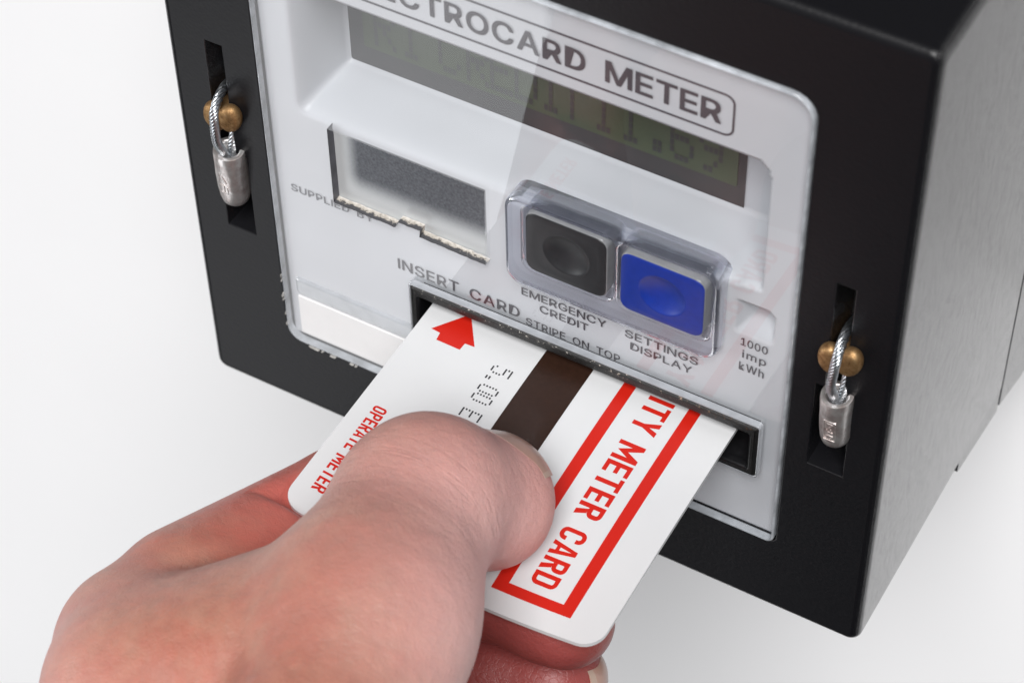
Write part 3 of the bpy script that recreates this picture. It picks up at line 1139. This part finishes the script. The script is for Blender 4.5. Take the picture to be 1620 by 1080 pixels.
def finger(P, J, r):
    d = cone(P, J[0], J[1], r[0], r[1])
    d = smin(d, cone(P, J[1], J[2], r[1], r[2]), 2.0)
    return smin(d, cone(P, J[2], J[3], r[2], r[3]), 2.0)


def hand_sdf(P):
    # thumb
    th = cone(P, TH[1], TH[2], 12.9, 11.0)
    th = smin(th, ell(P, (72.4, -43.4, 56.1), (10.6, 11.2, 11.3)), 3)
    dist = cone(P, TH[2], TH[3], 10.6, 8.7)
    dist = smin(dist, ell(P, (76.1, -34.2, 47.9), (9.5, 9.2, 8.9)), 3)
    dist = smin(dist, ell(P, (77.4, -35.8, 46.4), (8.2, 8.0, 7.6)), 3)
    th = smin(th, dist, 5.5)
    th = smin(th, cone(P, (74.6, -63.0, 59.0), (72.0, -48.5, 56.8), 12.6, 11.6), 3)
    th = smin(th, cone(P, TH[0], TH[1], 15.5, 12.6), 9)
    # palm and back of the hand
    pm = cone(P, WR, IX[0], 12, 11.3)
    pm = smin(pm, cone(P, WR, MD[0], 17, 12.0), 5)
    pm = smin(pm, cone(P, (82, -152, 28), RG[0], 16, 11.5), 9)
    pm = smin(pm, cone(P, (84, -152, 18), LT[0], 15, 11.0), 9)
    pm = smin(pm, cone(P, WR, EL, 21, 29), 14)
    # web between thumb and forefinger
    wb = cone(P, (48.0, -84.0, 42.0), (77.0, -74.0, 57.0), 13.0, 12.5)
    wb = smin(wb, cone(P, (66, -108, 44), (84, -92, 55), 14, 13), 8)
    wb = smin(wb, cone(P, (49.0, -76.0, 40.0), (71.5, -62.0, 54.0), 8.8, 9.8), 7)
    wb = smin(wb, cone(P, (53.0, -78.0, 42.5), (73.0, -69.0, 55.0), 11.0, 12.0), 8)
    pm = smin(pm, wb, 8)
    body = smin(pm, th, 4)
    # fingers
    ix = finger(P, IX, (11.6, 9.7, 8.2, 7.0))
    ix = smin(ix, cone(P, (43.0, -65.0, 37.5), (50.6, -36.0, 29.3), 11.2, 9.9), 3)
    ix = smin(ix, ell(P, (88.5, -37.4, 31.0), (9.0, 7.4, 7.4)), 2)
    body = smin(body, ix, 2.6)
    md = finger(P, MD, (11.0, 9.6, 8.6, 8.2))
    rg = finger(P, RG, (10.5, 9.0, 8.2, 7.4))
    lt = finger(P, LT, (9.5, 8.0, 7.2, 6.4))
    body = smin(body, md, 1.2)
    body = smin(body, rg, 1.2)
    body = smin(body, lt, 1.2)
    # the card dents what touches it
    top = CZ + bend_np(P[..., 0], P[..., 1]) + 0.02
    inside = (P[..., 0] > CX0 - 3) & (P[..., 1] > CY0 - 3)
    gap = np.abs(P[..., 2] - (top - 0.40)) - 0.46
    slab = smax(gap, smax(CX0 - P[..., 0], CY0 - P[..., 1], 0.5), 0.5)
    body = smax(body, -slab, 0.6)
    # the web keeps clear of the upper side of the card at its free corner
    low = top + 0.1
    clear = smax(smax(low - P[..., 2], P[..., 2] - (top + 4.5), 0.8), smax(P[..., 0] - (53.5 + 0.25 * (P[..., 2] - top)), -46.8 - P[..., 1], 1.2), 1.2)
    body = smax(body, -clear, 1.2)
    return body


def bend_np(x, y):
    u = (x - CX0) / 54.0
    b = np.where(u < .56, 1 - ((u - .56) / .56) ** 2, 1 - .65 * ((u - .56) / .44) ** 2)
    return -3.6 * (np.minimum(y, 0) / 45.0) ** 2 * b


def surface_nets(f, lo, hi, h):
    ax = [np.arange(lo[i], hi[i] + h, h, dtype=np.float32) for i in range(3)]
    n = [len(a) for a in ax]
    D = np.empty(n, np.float32)
    for i0 in range(0, n[0], 12):
        g = np.stack(np.meshgrid(ax[0][i0:i0 + 12], ax[1], ax[2], indexing='ij'), -1)
        D[i0:i0 + 12] = f(g)
    S = D < 0
    corners = [(i, j, k) for i in (0, 1) for j in (0, 1) for k in (0, 1)]
    cut = lambda A, c: A[c[0]:n[0] - 1 + c[0], c[1]:n[1] - 1 + c[1], c[2]:n[2] - 1 + c[2]]
    cnt = sum(cut(S, c).astype(np.int8) for c in corners)
    act = (cnt > 0) & (cnt < 8)
    ids = -np.ones(act.shape, np.int64)
    cells = np.argwhere(act)
    ids[act] = np.arange(len(cells))
    acc = np.zeros((len(cells), 3))
    num = np.zeros(len(cells))
    for a in range(8):
        for b in range(a + 1, 8):
            ca, cb = np.array(corners[a]), np.array(corners[b])
            if np.abs(ca - cb).sum() != 1: continue
            da = D[tuple((cells + ca).T)]
            db = D[tuple((cells + cb).T)]
            m = (da < 0) != (db < 0)
            t_ = np.where(m, da / np.where(m, da - db, 1), 0)
            acc += np.where(m[:, None], ca + (cb - ca) * t_[:, None], 0)
            num += m
    V = np.array(lo) + (cells + acc / num[:, None]) * h
    F = []
    for axis in range(3):
        o1, o2 = [(1, 2), (2, 0), (0, 1)][axis]
        e = np.zeros(3, int); e[axis] = 1
        A = S
        sl0 = [slice(1, n[i] - 1) for i in range(3)]; sl0[axis] = slice(0, n[axis] - 1)
        sl1 = list(sl0); sl1[axis] = slice(1, n[axis])
        s0, s1 = A[tuple(sl0)], A[tuple(sl1)]
        pos = np.argwhere(s0 != s1)
        sign = s0[tuple(pos.T)]
        base = pos + np.array([0 if i == axis else 1 for i in range(3)])
        u = np.zeros(3, int); u[o1] = 1
        v_ = np.zeros(3, int); v_[o2] = 1
        q = [ids[tuple((base - u - v_).T)], ids[tuple((base - v_).T)], ids[tuple(base.T)], ids[tuple((base - u).T)]]
        q = np.stack(q, 1)
        q[~sign] = q[~sign][:, ::-1]
        F.append(q)
    F = np.concatenate(F)
    F = F[(F >= 0).all(1)]
    return V, F


HV, HF = surface_nets(hand_sdf, (14, -196, -42), (116, -16, 86), 1.0)


def sdf_normal(P, e=0.35):
    g = np.stack([hand_sdf(P + np.array(d, np.float32) * e) - hand_sdf(P - np.array(d, np.float32) * e) for d in ((1, 0, 0), (0, 1, 0), (0, 0, 1))], -1)
    return g / np.maximum(1e-6, np.linalg.norm(g, axis=-1, keepdims=True))


for _ in range(2):                                    # pull the vertices exactly onto the surface
    P32 = HV.astype(np.float32)
    HV = HV - sdf_normal(P32) * np.clip(hand_sdf(P32), -.6, .6)[:, None] * 0.9
hand = link('hand', HV, HF.tolist(), [], None, 180)
tag(hand, 'bare left hand pinching the white card between thumb and bent forefinger', 'hand')
# per-vertex skin data: how red the skin is there, and coordinates along the thumb for its creases
P32 = HV.astype(np.float32)


def near(c, r):
    return np.exp(-(np.linalg.norm(P32 - np.array(c, np.float32), axis=1) / r) ** 2)


red = 0.25 * near((79, -33, 45), 10) + 1.0 * near((52, -45, 34), 19) + 0.9 * near((88, -40, 28), 14) + 0.9 * near((90, -38, 12), 16) + 0.15 * near((38, -84, 34), 14)
at = hand.data.attributes.new('redness', 'FLOAT', 'POINT')
at.data.foreach_set('value', np.clip(red, 0, 1).astype(np.float32))


deep = 1.1 * near((88, -40, 30), 13) + 1.1 * near((88, -40, 12), 17)  # shade under the card, painted into the fingers as darker red skin
at = hand.data.attributes.new('card_shade', 'FLOAT', 'POINT')
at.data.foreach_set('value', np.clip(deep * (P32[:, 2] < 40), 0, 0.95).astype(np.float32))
pink = 0.75 * near((79, -36, 47), 14) + 0.65 * near((76, -48, 60), 15) + 0.75 * near((92, -66, 62), 17) + 0.6 * near((35, -90, 38), 16)
at = hand.data.attributes.new('pinkness', 'FLOAT', 'POINT')
at.data.foreach_set('value', np.clip(pink, 0, 0.85).astype(np.float32))


def chain_coord(J):
    best = np.full(len(P32), 1e9)
    s_out = np.zeros(len(P32))
    acc = 0
    for a, b in zip(J[:-1], J[1:]):
        a, b = np.array(a), np.array(b)
        L = np.linalg.norm(b - a)
        h = (P32 - a) @ (b - a) / L ** 2
        h = np.clip(h, 0 if acc else -1, 1 if b[0] != J[-1][0] else 2)
        d = np.linalg.norm(P32 - (a + h[:, None] * (b - a)), axis=1)
        m = d < best
        s_out[m] = (acc + h * L)[m]
        best[m] = d[m]
        acc += L
    return s_out, best


st, dt = chain_coord(TH)
L0 = np.linalg.norm(np.subtract(TH[1], TH[0]))
L1 = np.linalg.norm(np.subtract(TH[2], TH[1]))
at = hand.data.attributes.new('along', 'FLOAT', 'POINT')
at.data.foreach_set('value', st.astype(np.float32))
mask = np.clip((16 - dt) / 4, 0, 1) * (np.exp(-((st - L0 - L1 + 1) / 9.0) ** 2) + 0.4 * np.exp(-((st - L0 - 4) / 14.0) ** 2))
at = hand.data.attributes.new('crease', 'FLOAT', 'POINT')
at.data.foreach_set('value', np.clip(mask, 0, 1).astype(np.float32))

t = NT('skin')
p = t.principled((0.6, 0.3, 0.24), 0.43)
p.inputs['Subsurface Weight'].default_value = 0.16
p.inputs['Subsurface Radius'].default_value = (1.0, 0.35, 0.2)
p.inputs['Subsurface Scale'].default_value = 0.0016
p.inputs['Specular IOR Level'].default_value = 0.5
v = t.coords()
big = t.noise(v, 0.085, 5, 0.65)
mid = t.noise(v, 0.32, 4, 0.6)
pale = t.ramp(big, [(0.30, (0.43, 0.22, 0.155)), (0.44, (0.425, 0.185, 0.128)), (0.58, (0.40, 0.145, 0.100)), (0.70, (0.42, 0.175, 0.128))])
mm_ = t.n('ShaderNodeMix', data_type='RGBA', blend_type='OVERLAY')
mm_.inputs['Factor'].default_value = 0.55
t.l(pale, mm_.inputs[6])
t.l(t.ramp(mid, [(0.3, (0.42, 0.45, 0.45)), (0.7, (0.58, 0.53, 0.53))]), mm_.inputs[7])
pk = t.n('ShaderNodeMix', data_type='RGBA')
pa_ = t.n('ShaderNodeAttribute', attribute_name='pinkness')
t.l(pa_.outputs['Fac'], pk.inputs['Factor'])
t.l(mm_.outputs[2], pk.inputs[6])
pk.inputs[7].default_value = (0.76, 0.455, 0.43, 1)
ra = t.n('ShaderNodeAttribute', attribute_name='redness')
rm = t.n('ShaderNodeMix', data_type='RGBA')
fac = t.n('ShaderNodeMath', operation='MULTIPLY')
fac.inputs[1].default_value = 0.9
t.l(ra.outputs['Fac'], fac.inputs[0])
t.l(fac.outputs[0], rm.inputs['Factor'])
t.l(pk.outputs[2], rm.inputs[6])
rm.inputs[7].default_value = (0.50, 0.098, 0.084, 1)
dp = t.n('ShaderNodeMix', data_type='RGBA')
da = t.n('ShaderNodeAttribute', attribute_name='card_shade')
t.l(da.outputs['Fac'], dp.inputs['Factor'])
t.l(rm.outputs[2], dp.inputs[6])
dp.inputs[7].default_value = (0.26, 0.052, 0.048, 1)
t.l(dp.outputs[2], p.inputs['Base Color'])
# relief: fine cells, soft unevenness, and creases across the thumb joint
vo = t.n('ShaderNodeTexVoronoi', feature='DISTANCE_TO_EDGE')
vo.inputs['Scale'].default_value = 0.95
wv = t.n('ShaderNodeVectorMath', operation='ADD')
t.l(v, wv.inputs[0])
nzc = t.n('ShaderNodeTexNoise')
nzc.inputs['Scale'].default_value = 0.9
t.l(v, nzc.inputs['Vector'])
t.l(nzc.outputs['Color'], wv.inputs[1])
t.l(wv.outputs[0], vo.inputs['Vector'])
cells = t.ramp(vo.outputs['Distance'], [(0.0, (0, 0, 0)), (0.12, (1, 1, 1))])
nrm = t.bump(cells, 0.30, 0.09)
nrm = t.bump(t.noise(t.coords((0.55, 1.0, 1.25)), 1.0, 6, 0.75), 0.38, 0.22, nrm)
nrm = t.bump(t.noise(v, 0.16, 3, 0.6), 0.35, 1.2, nrm)
al = t.n('ShaderNodeAttribute', attribute_name='along')
comb = t.n('ShaderNodeCombineXYZ')
sx_ = t.n('ShaderNodeMath', operation='MULTIPLY'); sx_.inputs[1].default_value = 0.62
t.l(al.outputs['Fac'], sx_.inputs[0])
t.l(sx_.outputs[0], comb.inputs[0])
sv = t.n('ShaderNodeVectorMath', operation='MULTIPLY'); sv.inputs[1].default_value = (0.11, 0.11, 0.11)
t.l(v, sv.inputs[0])
addv = t.n('ShaderNodeVectorMath', operation='ADD')
t.l(comb.outputs[0], addv.inputs[0])
t.l(sv.outputs[0], addv.inputs[1])
cr = t.noise(addv.outputs[0], 1.0, 3, 0.6)
cra = t.n('ShaderNodeAttribute', attribute_name='crease')
cm = t.n('ShaderNodeMath', operation='MULTIPLY')
t.l(t.ramp(cr, [(0.36, (0, 0, 0)), (0.47, (1, 1, 1))]), cm.inputs[0])
patch = t.n('ShaderNodeMath', operation='MULTIPLY')
t.l(cra.outputs['Fac'], patch.inputs[0])
t.l(t.ramp(t.noise(v, 0.13, 2, 0.5), [(0.36, (0.25,) * 3), (0.62, (1,) * 3)]), patch.inputs[1])
t.l(patch.outputs[0], cm.inputs[1])
nrm = t.bump(cm.outputs[0], 0.26, 0.38, nrm)
t.l(nrm, p.inputs['Normal'])
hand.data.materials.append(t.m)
M['nail_edge'] = simple('nail_edge', (0.44, 0.32, 0.255), 0.35)
M['nail'] = simple('nail', (0.40, 0.24, 0.19), 0.28, var=0.08, vs=0.25, Subsurface_Weight=0.1, Subsurface_Scale=0.001)


def nail(centre, out, along, wdt, lng, lift=0.35):
    """nail plate: a sheet shrink-wrapped on the fingertip, with a thick pale free edge"""
    out = Vector(out).normalized()
    along = Vector(along)
    along = (along - out * along.dot(out)).normalized()
    side = along.cross(out)
    nu, nv = 18, 16
    pts = []
    for i in range(nu + 1):
        for j in range(nv + 1):
            u = (i / nu - .5) * 2
            v_ = j / nv
            hw = wdt / 2 * (0.90 + 0.10 * math.sin(math.pi * min(1, v_ * 1.2)))
            x = u * hw
            y = (v_ - .5) * lng
            y += (0.10 * lng * (1 - u * u)) * (1 if v_ > .5 else -1) * abs(v_ - .5) * 2
            pts.append(Vector(centre) + side * x + along * y + out * 9)
    P = np.array([tuple(q) for q in pts], np.float32)
    dvec = np.array(tuple(out), np.float32)
    for _ in range(40):
        P = P - dvec * np.clip(hand_sdf(P), -1.0, 2.0)[:, None] * 0.8
    nn = sdf_normal(P)
    uu = np.repeat((np.arange(nu + 1) / nu - .5) * 2, nv + 1)
    vv = np.tile(np.arange(nv + 1) / nv, nu + 1)
    rise = lift * (1 - np.abs(uu) ** 4) * np.clip(vv * 3, 0.1, 1) + 0.03
    topv = P + nn * rise[:, None]
    bot = P - nn * 0.4
    V = np.concatenate([topv, bot])
    F = []
    w1 = nv + 1
    N = len(topv)
    for i in range(nu):
        for j in range(nv):
            a = i * w1 + j
            F.append((a, a + w1, a + w1 + 1, a + 1))
    ring = [j for j in range(w1)] + [i * w1 + nv for i in range(1, nu + 1)] + [nu * w1 + j for j in range(nv - 1, -1, -1)] + [i * w1 for i in range(nu - 1, 0, -1)]
    for i in range(len(ring)):
        a, b = ring[i], ring[(i + 1) % len(ring)]
        F.append((a, b, N + b, N + a))
    cent = np.array([np.mean([vv[k % N] for k in fc]) for fc in F])
    o = link('nail', V, F, [M['nail'], M['nail_edge']], hand, 70, (cent > 0.93).astype(np.int32))
    bm = bmesh.new()
    bm.from_mesh(o.data)
    bmesh.ops.recalc_face_normals(bm, faces=bm.faces)
    bm.to_mesh(o.data)
    bm.free()
    return o


nail((76.6, -27.4, 51.0), (0.15, 0.90, 0.38), (0.83, -0.05, -0.5), 12.6, 11.0, 0.30)
nail((95.0, -35.0, 13.0), (0.75, 0.62, -0.25), (0.6, -0.3, 0.3), 10.0, 9.0)
